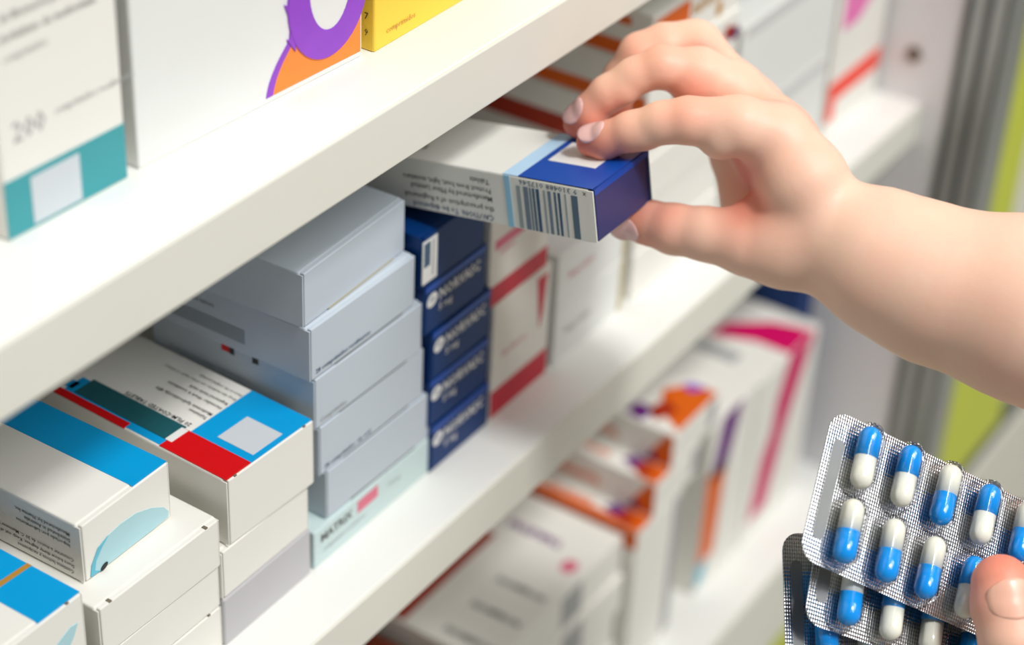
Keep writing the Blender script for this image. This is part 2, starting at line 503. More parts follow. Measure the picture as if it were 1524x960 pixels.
# -- sixth stack: red and white
for k, (x0, z0, h) in enumerate(((0.0966, ZM, 0.0530), (0.0922, ZM + 0.0533, 0.0450))):
    b = carton(('white box with crimson base band and wedge, standing on the shelf', 'white box with crimson base band, upper of the pair')[k],
               0.0405, 0.10, h, (x0, 0.0236, z0), M_WHITE, rz=0.3, group='crimson and white boxes', flap=False)
    patch(b, 'front', rect(0.3, 40.2, 0.8, 9.5 if k else 13.0), M_CRIMSON, 'crimson_band')
    text(b, 'supositorios' if k == 0 else 'adultos', 3.6, (6, 0, 27.0 if k == 0 else 22), '+x', '+z', M_ROSE)
    if k == 0:
        patch(b, 'front', [(30, 50), (37.5, 50), (35.2, 32), (33, 26)], M_CRIMSON, 'crimson_wedge')
    else:
        patch(b, 'front', [(3, 25), (24, 25), (24, 29), (3, 29)], M_ROSE, 'rose_bar')

# -- seventh: plain white, low
for k in range(2):
    b = carton(('plain white box on the shelf right of the crimson boxes', 'plain white box lying on the other beside the crimson pair')[k], 0.0540, 0.10, 0.026,
               (0.1425, 0.0240, ZM + 0.0262 * k), M_COOLW, group='boxes on the middle shelf', flap=False)
    patch(b, 'front', rect(50.5, 53.8, 0.6, 25.5), M_TAN, 'tan_edge')
    text(b, 'Ibuprofeno', 4.5, (8, 0, 12), '+x', '+z', M_ROSE if k else M_SOFTINK)

# -- eighth: white boxes with orange bands on their sides, reaching up to the upper shelf
for k in range(6):
    b = carton('orange banded white box behind the hand, %s of six' %
               ('lowest', 'second from bottom', 'third from bottom', 'fourth from bottom', 'fifth from bottom', 'topmost')[k],
               0.0745, 0.095, 0.0219, (0.2040, 0.0240 + 0.0006 * (k % 2), ZM + 0.0221 * k), M_WHITE, rz=(0, .5, -.3, .2, -.4, .3)[k],
               group='orange banded boxes in a tall stack', flap=False)
    if k >= 2:
        patch(b, 'left', rect(1, 94, 1.0, 10.0 if k == 3 else 7.5), M_BRICK if k <= 3 else M_DORANGE, 'orange_band')
        patch(b, 'left', rect(10, 16, 15, 18.5), M_DORANGE, 'orange_mark')
    if k == 5:
        patch(b, 'front', rect(2, 30, 4, 19), M_DORANGE, 'orange_panel')
        text(b, 'INFANTIL', 7, (32, 0, 10), '+x', '+z', M_GOLD, bold=0.02)
        patch(b, 'front', rect(56, 62, 12, 17), M_AQUA, 'aqua_mark')
        patch(b, 'front', rect(54, 59, 2, 8), M_GOLD, 'gold_mark')
    if k == 4:
        patch(b, 'front', rect(8, 42, 11, 20), M_GOLD, 'gold_panel')
        patch(b, 'front', [(60, 12), (70, 9), (72, 14), (63, 17)], M_BRICK, 'brick_mark')
        patch(b, 'front', [(66, 9), (73, 8), (74, 14), (69, 14)], M_DPURPLE, 'purple_mark')

# -- ninth and tenth: far end of the shelf
for k, (z0, h) in enumerate(((ZM, 0.048), (ZM + 0.0482, 0.048))):
    b = carton(('plain white box near the far end of the middle shelf, beside the red bordered box',
                'plain white upper box near the far end of the middle shelf')[k], 0.0980, 0.10, h, (0.2870, 0.0250, z0), M_COOLW,
               group='boxes on the middle shelf', flap=False)
    patch(b, 'front', rect(4, 94, h * 1000 - 7, h * 1000 - 1.5), M_PALEGREY, 'seam_shadow_band')  # seam and its soft shadow, painted as a pale grey strip
b = carton('white box with bright red border against the end panel', 0.0590, 0.09, 0.0270, (0.3905, 0.0250, ZM), M_WHITE,
           group='boxes on the middle shelf', flap=False)
patch(b, 'front', rect(0.2, 8.5, 6, 26.8), M_VERM, 'red_edge')
patch(b, 'front', rect(8.5, 58.5, 16, 26.8), M_VERM, 'red_border')
b = carton('white box with pink panel on the red bordered box', 0.0590, 0.09, 0.0640, (0.3900, 0.0250, ZM + 0.0272), M_WHITE,
           group='boxes on the middle shelf', flap=False)
patch(b, 'front', [(6, 27), (24, 27), (56, 46), (56, 63), (6, 63)], M_PINK, 'pink_panel')

# ------------------------------------------------------------------ cartons on the lowest shelf
ZL = Z_L1
carton('dark red-brown box in the shadow under the middle shelf', 0.0560, 0.09, 0.0820, (0.0600, 0.035, ZL), M_RBROWN,
       group='boxes on the lowest shelf')
for k in range(4):
    h = 0.0225
    b = carton(('bottom white box of the text-topped stack on the lowest shelf', 'second white box of the text-topped stack on the lowest shelf',
                'third white box of the text-topped stack on the lowest shelf', 'topmost white box printed with three short grey lines, lowest shelf')[k],
               0.1130, 0.075, h, (0.1205, 0.0300 + 0.001 * (k % 2), ZL + 0.0229 * k), M_WHITE,
               rz=(0, 0.6, -0.5, 0.2)[k], group='boxes on the lowest shelf', flap=False)
    patch(b, 'front', rect(58, 76, 2, h * 1000 - 2), M_SLATE if k == 1 else M_SOFTINK, 'grey_block')
    if k == 3:
        for x in (11, 32, 53):
            text(b, 'NORMON', 5.8, (x, 5, h * 1000), '+y', '-x', M_GREYINK, bold=0.03)
        text(b, 'TABLETAS', 6.5, (91, 20, h * 1000), '+y', '-x', M_DPURPLE, bold=0.05)
        patch(b, 'top', rect(2, 77, 50, 56), M_BRICK, 'brick_stripe')
        patch(b, 'top', ell(78, 9, 5, 4, 14), M_ROSE, 'rose_dot')
for k, (x0, z0, h) in enumerate(((0.2360, ZL, 0.0940), (0.2500, ZL + 0.0942, 0.0205), (0.2640, ZL + 0.1149, 0.0205))):
    b = carton(('tall white box with orange rimmed top, lowest of the stepped trio', 'middle box of the stepped orange trio on the lowest shelf',
                'topmost box of the stepped orange trio, with orange and purple splash')[k], 0.0440, 0.085, h,
               (x0, 0.0250, z0), M_WHITE, rz=0.3, group='stepped orange boxes', flap=False)
    if k == 0:
        patch(b, 'left', rect(0.5, 84, h * 1000 - 11, h * 1000 - 0.5), M_DORANGE, 'orange_side')
        patch(b, 'top', rect(0.3, 5, 2, 84), M_DORANGE, 'orange_rim')
    if k < 2:
        patch(b, 'top', [(0.4, 0.4), (13.5, 0.4), (13.5, 14), (8, 20), (0.4, 10)], M_DORANGE, 'orange_splash', h=0.0002)
        patch(b, 'top', [(1, 9), (8, 5), (11, 13), (4, 15)], M_BRICK, 'brick_splash', h=0.0003)
        patch(b, 'top', [(4, 16), (13, 13), (13.5, 20), (8, 24)], M_DPURPLE, 'purple_splash', h=0.0003)
        text(b, 'INFANTIL', 6.0, (9, 30, h * 1000), '+y', '-x', M_DORANGE, bold=0.03)
    if k > 0:
        text(b, 'INFANTIL', 6.5, (0, 58, 6), '-y', '+z', M_DORANGE, bold=0.03)
        patch(b, 'left', [(0.4, 1), (15, 1), (10, 10), (4, 19.5), (0.4, 19.5)], M_DORANGE, 'orange_side')
        patch(b, 'left', [(8, 1), (15, 1), (11, 8)], M_DPURPLE, 'purple_side', h=0.0003)
    if k == 2:
        patch(b, 'top', [(4, 0.4), (43.5, 0.4), (43.5, 14), (30, 24), (14, 16)], M_DORANGE, 'orange_splash', h=0.0002)
        patch(b, 'top', [(5, 14), (18, 8), (24, 18), (12, 22)], M_BRICK, 'brick_splash', h=0.0003)
        patch(b, 'top', [(1, 20), (12, 17), (14, 28), (4, 30)], M_DPURPLE, 'purple_splash', h=0.0003)
        patch(b, 'top', [(36, 12), (43.5, 6), (43.5, 14), (39, 18)], M_PURPLE, 'violet_splash', h=0.0003)
    patch(b, 'front', rect(36, 43.6, 3, h * 1000 - 2), M_SOFTINK, 'grey_edge')
b = carton('tall white box with slanting purple, orange and aqua stripe on its end', 0.0480, 0.085, 0.1120, (0.3110, 0.0270, ZL), M_WHITE,
           group='boxes on the lowest shelf', flap=False)
patch(b, 'front', [(3, 74), (20, 74), (32, 111.5), (12, 111.5)], M_DPURPLE, 'purple_stripe')
patch(b, 'front', [(0.3, 20), (17, 20), (21, 80), (0.3, 80)], M_DORANGE, 'orange_stripe')
patch(b, 'front', [(0.3, 4), (9, 6), (11, 20), (0.3, 20)], M_AQUA, 'aqua_stripe')
b = carton('white box with hot magenta splash on top and magenta stripe', 0.0700, 0.085, 0.1100, (0.3610, 0.0270, ZL), M_WHITE,
           group='boxes on the lowest shelf', flap=False)
patch(b, 'front', [(8, 12), (28, 12), (40, 58), (50, 80), (64, 109.5), (36, 109.5), (26, 84), (24, 64), (16, 50)], M_MAGENTA, 'magenta_stripe')
patch(b, 'top', [(34, 0.4), (62, 0.4), (60, 10), (56, 22), (40, 42), (24, 44), (34, 20)], M_MAGENTA, 'magenta_splash')
patch(b, 'top', rect(8, 18, 20, 45), M_SOFTINK, 'grey_print')
b = carton('dark navy box squeezed against the end panel on the lowest shelf', 0.0200, 0.085, 0.1350, (0.4328, 0.0420, ZL), M_NAVY,
           group='boxes on the lowest shelf', flap=False)
patch(b, 'front', rect(1, 19, 20, 70), M_SLATE, 'slate_panel')

# ------------------------------------------------------------------ the held box
TILT = math.radians(10)
HW, HD, HH = 0.0358, 0.108, 0.0195
Ty = Vector((0, math.cos(TILT), -math.sin(TILT)))
Tn = Vector((0, math.sin(TILT), math.cos(TILT)))
T1 = Vector((0.0550, -0.0381, -0.0200))
b = carton('white and royal blue box with barcode, held tilted between fingers', HW, HD, HH, T1 - Tn * HH, M_WHITE,
           name='medicine_box', flap=True, flap_m=M_ENDNAVY, rx=-TILT, slit=False)
patch(b, 'top', rect(0.2, HW * 1000 - 0.1, 0.3, 29.2), M_ROYAL, 'blue_panel')
patch(b, 'top', rect(0.2, HW * 1000 - 0.1, 29.2, 35.2), M_ICE, 'ice_blue_stripe')
patch(b, 'top', rect(14.5, 30.0, 8.0, 26.5), M_WPRINT, 'white_label', h=0.0003)
patch(b, 'top', rect(0.2, 3.0, 0.3, 29.0), M_ROYAL, 'blue_fold', h=0.0002)
text(b, '5 mg', 4.0, (10, 72, HH * 1000), '+y', '-x', M_GREYINK, bold=0.02)
patch(b, 'front', rect(0.9, HW * 1000 - 0.5, HH * 1000 - 2.4, HH * 1000 - 0.4), M_ROYAL, 'blue_fold')
patch(b, 'front', rect(HW * 1000 - 2.6, HW * 1000 - 0.6, 0.6, HH * 1000 - 2.4), M_NAVY, 'navy_fold')
patch(b, 'left', rect(32.6, 34.9, 0.3, 19.2), mat('print_sky_stripe', (150, 204, 232), 0.45), 'ice_blue_stripe')
bars = [(28.6, 30.2, 0), (25.6, 27.4, 1), (24.4, 25.1, 1), (23.0, 23.9, 2), (21.2, 22.4, 3), (18.8, 19.6, 0), (16.6, 17.8, 1), (14.6, 15.4, 2), (12.9, 13.8, 3),
        (10.6, 11.2, 0), (6.2, 8.6, 2)]
M_BAR = [mat('bar_grey', (150, 162, 164), 0.5), mat('bar_steel', (112, 128, 146), 0.5), mat('bar_slate', (84, 108, 128), 0.5), mat('bar_deep', (44, 84, 116), 0.5)]
for y0, y1, c in bars:
    patch(b, 'left', rect(y0, y1, 0.6, 16.2), M_BAR[c], 'barcode_bar')
text(b, '9 310488 017546', 2.6, (0, 6.0, 18.6), '+y', '-z', M_SLATE, sx=1.25)
text(b, 'x', 2.6, (0, 2.6, 18.2), '+y', '-z', M_INK)
for s, sz, y, z in (('CAUTION: To be dispensed', 2.9, 40.5, 3.1), ('the prescription of a Registered', 2.9, 40.2, 6.3), ('Manufactured by Pfizer Limited', 2.7, 40.4, 10.0),
                    ('Protect from heat, light, moisture', 2.7, 40.6, 13.0), ('Tablets', 2.7, 41.0, 16.3)):
    text(b, s, sz, (0, y, z), '+y', '-z', M_SLATE if s[0] == 'C' else M_GREYINK, bold=0.012)


# ------------------------------------------------------------------ blister packs
def emboss_foil():
    m = bpy.data.materials.new('embossed_foil')
    m.use_nodes = True
    nt = m.node_tree
    b = nt.nodes['Principled BSDF']
    b.inputs['Base Color'].default_value = (0.72, 0.73, 0.75, 1)
    b.inputs['Metallic'].default_value = 1.0
    b.inputs['Roughness'].default_value = 0.22
    b.inputs['Coat Weight'].default_value = 0.0
    b.inputs['Coat Roughness'].default_value = 0.08
    tc = nt.nodes.new('ShaderNodeTexCoord')
    sep = nt.nodes.new('ShaderNodeSeparateXYZ')
    nt.links.new(tc.outputs['Object'], sep.inputs[0])

    def math_(op, a, b_=None):
        n = nt.nodes.new('ShaderNodeMath')
        n.operation = op
        for i, v in enumerate((a, b_)):
            if v is None:
                continue
            if isinstance(v, (int, float)):
                n.inputs[i].default_value = v
            else:
                nt.links.new(v, n.inputs[i])
        return n.outputs[0]
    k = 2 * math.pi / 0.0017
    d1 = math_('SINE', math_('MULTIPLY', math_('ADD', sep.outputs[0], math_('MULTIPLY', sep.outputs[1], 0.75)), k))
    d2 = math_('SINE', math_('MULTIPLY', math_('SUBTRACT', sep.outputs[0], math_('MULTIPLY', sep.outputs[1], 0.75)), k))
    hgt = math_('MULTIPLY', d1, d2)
    nz = nt.nodes.new('ShaderNodeTexNoise')
    nz.inputs['Scale'].default_value = 90
    nt.links.new(tc.outputs['Object'], nz.inputs['Vector'])
    h2 = math_('ADD', hgt, math_('MULTIPLY', nz.outputs['Fac'], 2.0))
    bp = nt.nodes.new('ShaderNodeBump')
    bp.inputs['Strength'].default_value = 0.8
    bp.inputs['Distance'].default_value = 0.00009
    nt.links.new(h2, bp.inputs['Height'])
    nt.links.new(bp.outputs['Normal'], b.inputs['Normal'])
    # the pressed lattice: shaded troughs and bright diamond glints painted into the base colour
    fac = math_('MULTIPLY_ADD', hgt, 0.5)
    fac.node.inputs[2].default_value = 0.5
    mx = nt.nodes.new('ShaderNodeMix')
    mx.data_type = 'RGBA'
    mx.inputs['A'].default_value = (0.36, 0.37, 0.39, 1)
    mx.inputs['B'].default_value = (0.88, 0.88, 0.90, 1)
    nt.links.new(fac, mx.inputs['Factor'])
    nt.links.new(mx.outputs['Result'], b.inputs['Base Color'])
    return m


def clear_plastic():
    m = bpy.data.materials.new('clear_pvc')
    m.use_nodes = True
    nt = m.node_tree
    nt.nodes.clear()
    out = nt.nodes.new('ShaderNodeOutputMaterial')
    tr = nt.nodes.new('ShaderNodeBsdfTransparent')
    tr.inputs['Color'].default_value = (0.99, 0.992, 0.995, 1)
    gl = nt.nodes.new('ShaderNodeBsdfGlossy')
    gl.inputs['Roughness'].default_value = 0.07
    fr = nt.nodes.new('ShaderNodeFresnel')
    fr.inputs['IOR'].default_value = 1.28
    nz = nt.nodes.new('ShaderNodeTexNoise')
    nz.inputs['Scale'].default_value = 260
    tc = nt.nodes.new('ShaderNodeTexCoord')
    nt.links.new(tc.outputs['Object'], nz.inputs['Vector'])
    bp = nt.nodes.new('ShaderNodeBump')
    bp.inputs['Strength'].default_value = 0.25
    bp.inputs['Distance'].default_value = 0.0003
    nt.links.new(nz.outputs['Fac'], bp.inputs['Height'])
    nt.links.new(bp.outputs['Normal'], gl.inputs['Normal'])
    mx = nt.nodes.new('ShaderNodeMixShader')
    hf = nt.nodes.new('ShaderNodeMath')
    hf.operation = 'MULTIPLY'
    hf.inputs[1].default_value = 0.8
    nt.links.new(fr.outputs[0], hf.inputs[0])
    nt.links.new(hf.outputs[0], mx.inputs[0])
    nt.links.new(tr.outputs[0], mx.inputs[1])
    nt.links.new(gl.outputs[0], mx.inputs[2])
    nt.links.new(mx.outputs[0], out.inputs[0])
    return m


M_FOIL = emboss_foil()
M_PVC = clear_plastic()
M_STRIP = mat('smooth_foil_strip', (150, 152, 152), 0.55, 0.4, metal=0.6, var=0.05, scale=300)
M_CAPB = mat('capsule_blue', (16, 158, 250), 0.16, 0.6, var=0.01, coat=0.4)
M_CAPW = mat('capsule_ivory', (248, 247, 232), 0.18, 0.6, var=0.01, coat=0.4)

PL, PW = 0.0885, 0.0480
CX = [0.0125 + 0.0158 * i for i in range(5)]
CY = [0.0117, 0.0358]
CAP_L, CAP_R = 0.0202, 0.0036


def rounded_plate():
    bm = bmesh.new()
    rr = 0.006
    pts = []
    for cx, cy, a0 in ((PL - rr, PW - rr, 0), (rr, PW - rr, 90), (rr, rr, 180), (PL - rr, rr, 270)):
        for i in range(7):
            a = math.radians(a0 + i * 15)
            pts.append((cx + rr * math.cos(a), cy + rr * math.sin(a)))
    hi = [bm.verts.new((x, y, 0)) for x, y in pts]
    lo = [bm.verts.new((x, y, -0.0004)) for x, y in pts]
    bm.faces.new(hi)
    bm.faces.new(lo[::-1])
    n = len(pts)
    for i in range(n):
        bm.faces.new((hi[i], lo[i], lo[(i + 1) % n], hi[(i + 1) % n]))
    return mesh_from_bm('foil_sheet', bm)


def half_capsule(r, length, sgn):
    """half a capsule along y, closed by a hemisphere at sgn*length"""
    bm = bmesh.new()
    n, rings = 18, []
    prof = [(0.0, r), (length - r, r)] + [(length - r + r * math.sin(t), r * math.cos(t)) for t in [math.pi / 2 * i / 6 for i in range(1, 6)]]
    for y, q in prof:
        rings.append([bm.verts.new((q * math.cos(2 * math.pi * i / n), sgn * y, q * math.sin(2 * math.pi * i / n))) for i in range(n)])
    tip = bm.verts.new((0, sgn * length, 0))
    for a, b_ in zip(rings, rings[1:]):
        for i in range(n):
            bm.faces.new((a[i], a[(i + 1) % n], b_[(i + 1) % n], b_[i]))
    for i in range(n):
        bm.faces.new((rings[-1][i], rings[-1][(i + 1) % n], tip))
    bm.faces.new(rings[0])
    me = mesh_from_bm('capsule_half', bm)
    for p in me.polygons:
        p.use_smooth = len(p.vertices) < 6
    return me


def pocket_mesh():
    """clear stadium-shaped dome with a flared rim"""
    bm = bmesh.new()
    prof = [(1.25, 0.0), (1.08, 0.0006), (1.02, 0.0020), (0.98, 0.0044), (0.86, 0.0064), (0.62, 0.0077), (0.30, 0.0082)]
    n = 10
    rings = []
    for s, z in prof:
        q = 0.0047 * s
        ring = []
        half = CAP_L / 2 - 0.0036
        for sg in (1, -1):
            for i in range(n + 1):
                a = math.pi * i / n + (0 if sg > 0 else math.pi)
                ring.append(bm.verts.new((q * math.cos(a), sg * half + q * math.sin(a) * 1.05, z)))
        rings.append(ring)
    m = len(rings[0])
    for a, b_ in zip(rings, rings[1:]):
        for i in range(m):
            bm.faces.new((a[i], a[(i + 1) % m], b_[(i + 1) % m], b_[i]))
    bm.faces.new(rings[-1])
    me = mesh_from_bm('pocket', bm)
    for p in me.polygons:
        p.use_smooth = True
    return me


ME_FOIL, ME_POCKET = rounded_plate(), pocket_mesh()
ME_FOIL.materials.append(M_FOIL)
ME_POCKET.materials.append(M_PVC)
ME_HALF = {}
for cname, cm in (('b', M_CAPB), ('w', M_CAPW)):
    for sg in (1, -1):
        rr = CAP_R if cname == 'b' else CAP_R - 0.00008
        me = half_capsule(rr, CAP_L / 2, sg)
        me.materials.append(cm)
        ME_HALF[(cname, sg)] = me


def strip_mesh():
    bm = bmesh.new()
    pts = []
    r_ = 0.0021
    for cy, a0 in ((0.0375, 0), (0.0095, 180)):
        for i in range(9):
            a = math.radians(a0 + i * 22.5)
            pts.append((0.0048 + r_ * math.cos(a), cy + r_ * math.sin(a)))
    hi = [bm.verts.new((x, y, 0.00012)) for x, y in pts]
    lo = [bm.verts.new((x, y, -0.0001)) for x, y in pts]
    bm.faces.new(hi)
    for i in range(len(pts)):
        bm.faces.new((hi[i], lo[i], lo[(i + 1) % len(pts)], hi[(i + 1) % len(pts)]))
    me = mesh_from_bm('batch_strip', bm)
    me.materials.append(M_STRIP)
    return me


ME_STRIP = strip_mesh()


def blister(label, o, e1, e2, topblue):
    e1, e2 = Vector(e1).normalized(), Vector(e2).normalized()
    nrm = e2.cross(e1) * -1
    # local axes: x along the pack, y across it (downwards), z towards the pockets; y is flipped to keep a right-handed frame
    z = e1.cross(-e2).normalized()
    y = z.cross(e1)
    root = empty('blister_pack')
    o = Vector(o) + e2 * PW           # lower left corner, local y runs upwards
    root.matrix_world = Matrix(((e1.x, y.x, z.x, o.x), (e1.y, y.y, z.y, o.y), (e1.z, y.z, z.z, o.z), (0, 0, 0, 1)))
    tag(root, label, 'blister pack', 'blister packs of blue and ivory capsules')
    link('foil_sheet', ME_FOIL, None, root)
    link('batch_strip', ME_STRIP, None, root)
    for row in range(2):
        for c in range(5):
            x, yy = CX[c], PW - CY[row]
            p = link('pocket', ME_POCKET, None, root)
            p.location = (x, yy, 0)
            tb = topblue[row][c]
            cp = link('capsule', ME_HALF[('w', -1 if tb else 1)], None, root)
            cp.location = (x + random.uniform(-.0003, .0003), yy + random.uniform(-.0003, .0003), 0.0042)
            cp.rotation_euler = (0, 0, random.uniform(-0.04, 0.04))
            h = link('capsule_cap', ME_HALF[('b', 1 if tb else -1)], None, cp)
    return root


blister('foremost blister pack with blue and ivory capsules under the thumb', (0.03974, -0.13681, -0.05446),
        (0.5482, -0.678, -0.4896), (-0.7907, -0.2295, -0.5675), ((1, 1, 0, 1, 0), (0, 0, 0, 1, 1)))
blister('middle blister pack, half covered by the foremost one', (0.03559, -0.14021, -0.07411),
        (0.6021, -0.6604, -0.4488), (-0.7505, -0.2763, -0.6003), ((1, 0, 1, 0, 1), (0, 1, 1, 0, 1)))
blister('hindmost blister pack sticking out at the lower left of the three', (0.01837, -0.13485, -0.08989),
        (0.7658, -0.5739, -0.2903), (-0.5826, -0.4278, -0.6911), ((0, 1, 0, 1, 0), (1, 0, 1, 0, 1)))


# ------------------------------------------------------------------ the person: arm with hand, and the other hand
def skin_material():
    m = bpy.data.materials.new('skin')
    m.use_nodes = True
    nt = m.node_tree
    b = nt.nodes['Principled BSDF']
    at = nt.nodes.new('ShaderNodeAttribute')
    at.attribute_name = 'flush'
    tc = nt.nodes.new('ShaderNodeTexCoord')
    nz = nt.nodes.new('ShaderNodeTexNoise')
    nz.inputs['Scale'].default_value = 55
    nz.inputs['Detail'].default_value = 4
    nt.links.new(tc.outputs['Object'], nz.inputs['Vector'])
    ad = nt.nodes.new('ShaderNodeMath')
    ad.operation = 'MULTIPLY_ADD'
    nt.links.new(nz.outputs['Fac'], ad.inputs[0])
    ad.inputs[1].default_value = 0.35
    nt.links.new(at.outputs['Fac'], ad.inputs[2])
    cr = nt.nodes.new('ShaderNodeValToRGB')
    cr.color_ramp.elements[0].position = 0.08
    cr.color_ramp.elements[0].color = rgb(255, 214, 190)
    cr.color_ramp.elements[1].position = 1.1
    cr.color_ramp.elements[1].color = rgb(236, 122, 98)
    e = cr.color_ramp.elements.new(0.45)
    e.color = rgb(252, 190, 166)
    nt.links.new(ad.outputs[0], cr.inputs['Fac'])
    nt.links.new(cr.outputs['Color'], b.inputs['Base Color'])
    b.inputs['Roughness'].default_value = 0.48
    b.inputs['Specular IOR Level'].default_value = 0.35
    b.inputs['Subsurface Weight'].default_value = 0.3
    b.inputs['Subsurface Radius'].default_value = (1.0, 0.38, 0.22)
    b.inputs['Subsurface Scale'].default_value = 0.0035
    n2 = nt.nodes.new('ShaderNodeTexNoise')
    n2.inputs['Scale'].default_value = 420
    n2.inputs['Detail'].default_value = 3
    nt.links.new(tc.outputs['Object'], n2.inputs['Vector'])
    bp = nt.nodes.new('ShaderNodeBump')
    bp.inputs['Strength'].default_value = 0.12
    bp.inputs['Distance'].default_value = 0.0005
    nt.links.new(n2.outputs['Fac'], bp.inputs['Height'])
    nt.links.new(bp.outputs['Normal'], b.inputs['Normal'])
    return m


M_SKIN = skin_material()
M_NAIL = mat('fingernail', (240, 192, 188), 0.26, 0.5, var=0.03, coat=0.3)


class Field:
    """signed distance grid (mm) that grows by smooth unions of tapered capsules"""

    def __init__(self, lo, hi, h):
        self.lo = np.array(lo, float)
        self.h = h
        self.n = np.ceil((np.array(hi) - self.lo) / h).astype(int) + 1
        self.F = np.full(self.n, 40.0, np.float32)

    def local(self, mn, mx):
        a = np.maximum(((mn - self.lo) / self.h).astype(int), 0)
        b = np.minimum(((mx - self.lo) / self.h).astype(int) + 2, self.n)
        sl = tuple(slice(i, j) for i, j in zip(a, b))
        g = [(self.lo[k] + self.h * np.arange(a[k], b[k])).astype(np.float32) for k in range(3)]
        return sl, g

    @staticmethod
    def cone(g, p, q):
        p0, r0 = np.array(p[:3]), p[3]
        d = np.array(q[:3]) - p0
        L = max(float(d @ d), 1e-6)
        X = g[0][:, None, None] - p0[0]
        Y = g[1][None, :, None] - p0[1]
        Z = g[2][None, None, :] - p0[2]
        t = np.clip((X * d[0] + Y * d[1] + Z * d[2]) / L, 0, 1)
        return np.sqrt((X - t * d[0]) ** 2 + (Y - t * d[1]) ** 2 + (Z - t * d[2]) ** 2) - (r0 + t * (q[3] - r0))

    def add(self, p, q, k, target=None):
        F = self.F if target is None else target
        m = 12 + k
        mn = np.minimum(np.array(p[:3]) - p[3], np.array(q[:3]) - q[3]) - m
        mx = np.maximum(np.array(p[:3]) + p[3], np.array(q[:3]) + q[3]) + m
        sl, g = self.local(mn, mx)
        if any(s.stop <= s.start for s in sl):
            return
        d = self.cone(g, p, q)
        A = F[sl]
        hh = np.clip(0.5 + 0.5 * (d - A) / k, 0, 1)
        F[sl] = d * (1 - hh) + A * hh - k * hh * (1 - hh)

    def chain(self, pts, k, target=None):
        for a, b_ in zip(pts, pts[1:]):
            self.add(a, b_, k, target)

    def carve(self, p, q, k=1.0):
        mn = np.minimum(np.array(p[:3]), np.array(q[:3])) - 14
        mx = np.maximum(np.array(p[:3]), np.array(q[:3])) + 14
        sl, g = self.local(mn, mx)
        d = -self.cone(g, p, q)
        A = self.F[sl]
        hh = np.clip(0.5 - 0.5 * (d - A) / k, 0, 1)
        self.F[sl] = d * (1 - hh) + A * hh + k * hh * (1 - hh)

    def mesh(self):
        """naive surface nets"""
        F = self.F
        S = F < 0
        nx, ny, nz = F.shape
        c = np.zeros((nx - 1, ny - 1, nz - 1), np.int8)
        for i in (0, 1):
            for j in (0, 1):
                for k in (0, 1):
                    c += S[i:nx - 1 + i, j:ny - 1 + j, k:nz - 1 + k]
        act = (c > 0) & (c < 8)
        idx = np.argwhere(act)
        ids = np.full(act.shape, -1, np.int64)
        ids[act] = np.arange(len(idx))
        pos = np.zeros((len(idx), 3))
        cnt = np.zeros(len(idx))
        corners = [(i, j, k) for i in (0, 1) for j in (0, 1) for k in (0, 1)]
        for a in corners:
            for ax in range(3):
                if a[ax] == 0:
                    b_ = list(a)
                    b_[ax] = 1
                    fa = F[idx[:, 0] + a[0], idx[:, 1] + a[1], idx[:, 2] + a[2]]
                    fb = F[idx[:, 0] + b_[0], idx[:, 1] + b_[1], idx[:, 2] + b_[2]]
                    cr = (fa < 0) != (fb < 0)
                    t = np.where(cr, fa / np.where(cr, fa - fb, 1), 0)
                    p = np.array(a)[None, :] + t[:, None] * (np.array(b_) - np.array(a))[None, :]
                    pos += p * cr[:, None]
                    cnt += cr
        V = self.lo + self.h * (idx + pos / cnt[:, None])
        faces = []
        for ax in range(3):
            u, v = (ax + 1) % 3, (ax + 2) % 3
            s0 = [slice(None)] * 3
            s1 = [slice(None)] * 3
            s0[ax] = slice(0, -1)
            s1[ax] = slice(1, None)
            e = S[tuple(s0)] != S[tuple(s1)]
            E_ = np.argwhere(e)
            E_ = E_[(E_[:, u] > 0) & (E_[:, v] > 0) & (E_[:, u] < F.shape[u] - 1) & (E_[:, v] < F.shape[v] - 1)]
            ins = S[E_[:, 0], E_[:, 1], E_[:, 2]]

            def cell(du, dv):
                q = E_.copy()
                q[:, u] += du
                q[:, v] += dv
                return ids[q[:, 0], q[:, 1], q[:, 2]]
            Q = np.stack([cell(-1, -1), cell(0, -1), cell(0, 0), cell(-1, 0)], 1)
            Q[~ins] = Q[~ins][:, ::-1]
            faces.append(Q[(Q >= 0).all(1)])
        return V, np.concatenate(faces)


def body_mesh(name, V, Q, flush, root):
    me = bpy.data.meshes.new(name)
    me.from_pydata((V / 1000).tolist(), [], Q.tolist())
    at = me.attributes.new('flush', 'FLOAT', 'POINT')
    at.data.foreach_set('value', flush.astype(np.float32))
    me.polygons.foreach_set('use_smooth', np.ones(len(Q), bool))
    me.update()
    o = link(name, me, M_SKIN, root)
    return o


def flush_of(V, spots):
    f = np.zeros(len(V))
    for x, y, z, rad, s in spots:
        d2 = ((V - np.array((x, y, z))) ** 2).sum(1)
        f = np.maximum(f, s * np.exp(-d2 / (2 * (rad * 0.6) ** 2)))
    return f


def sample(fd, p):
    q = (np.array(p) - fd.lo) / fd.h
    i = np.clip(q.astype(int), 0, fd.n - 2)
    t = q - i
    F = fd.F[i[0]:i[0] + 2, i[1]:i[1] + 2, i[2]:i[2] + 2]
    F = F[0] * (1 - t[0]) + F[1] * t[0]
    F = F[0] * (1 - t[1]) + F[1] * t[1]
    return float(F[0] * (1 - t[2]) + F[1] * t[2])


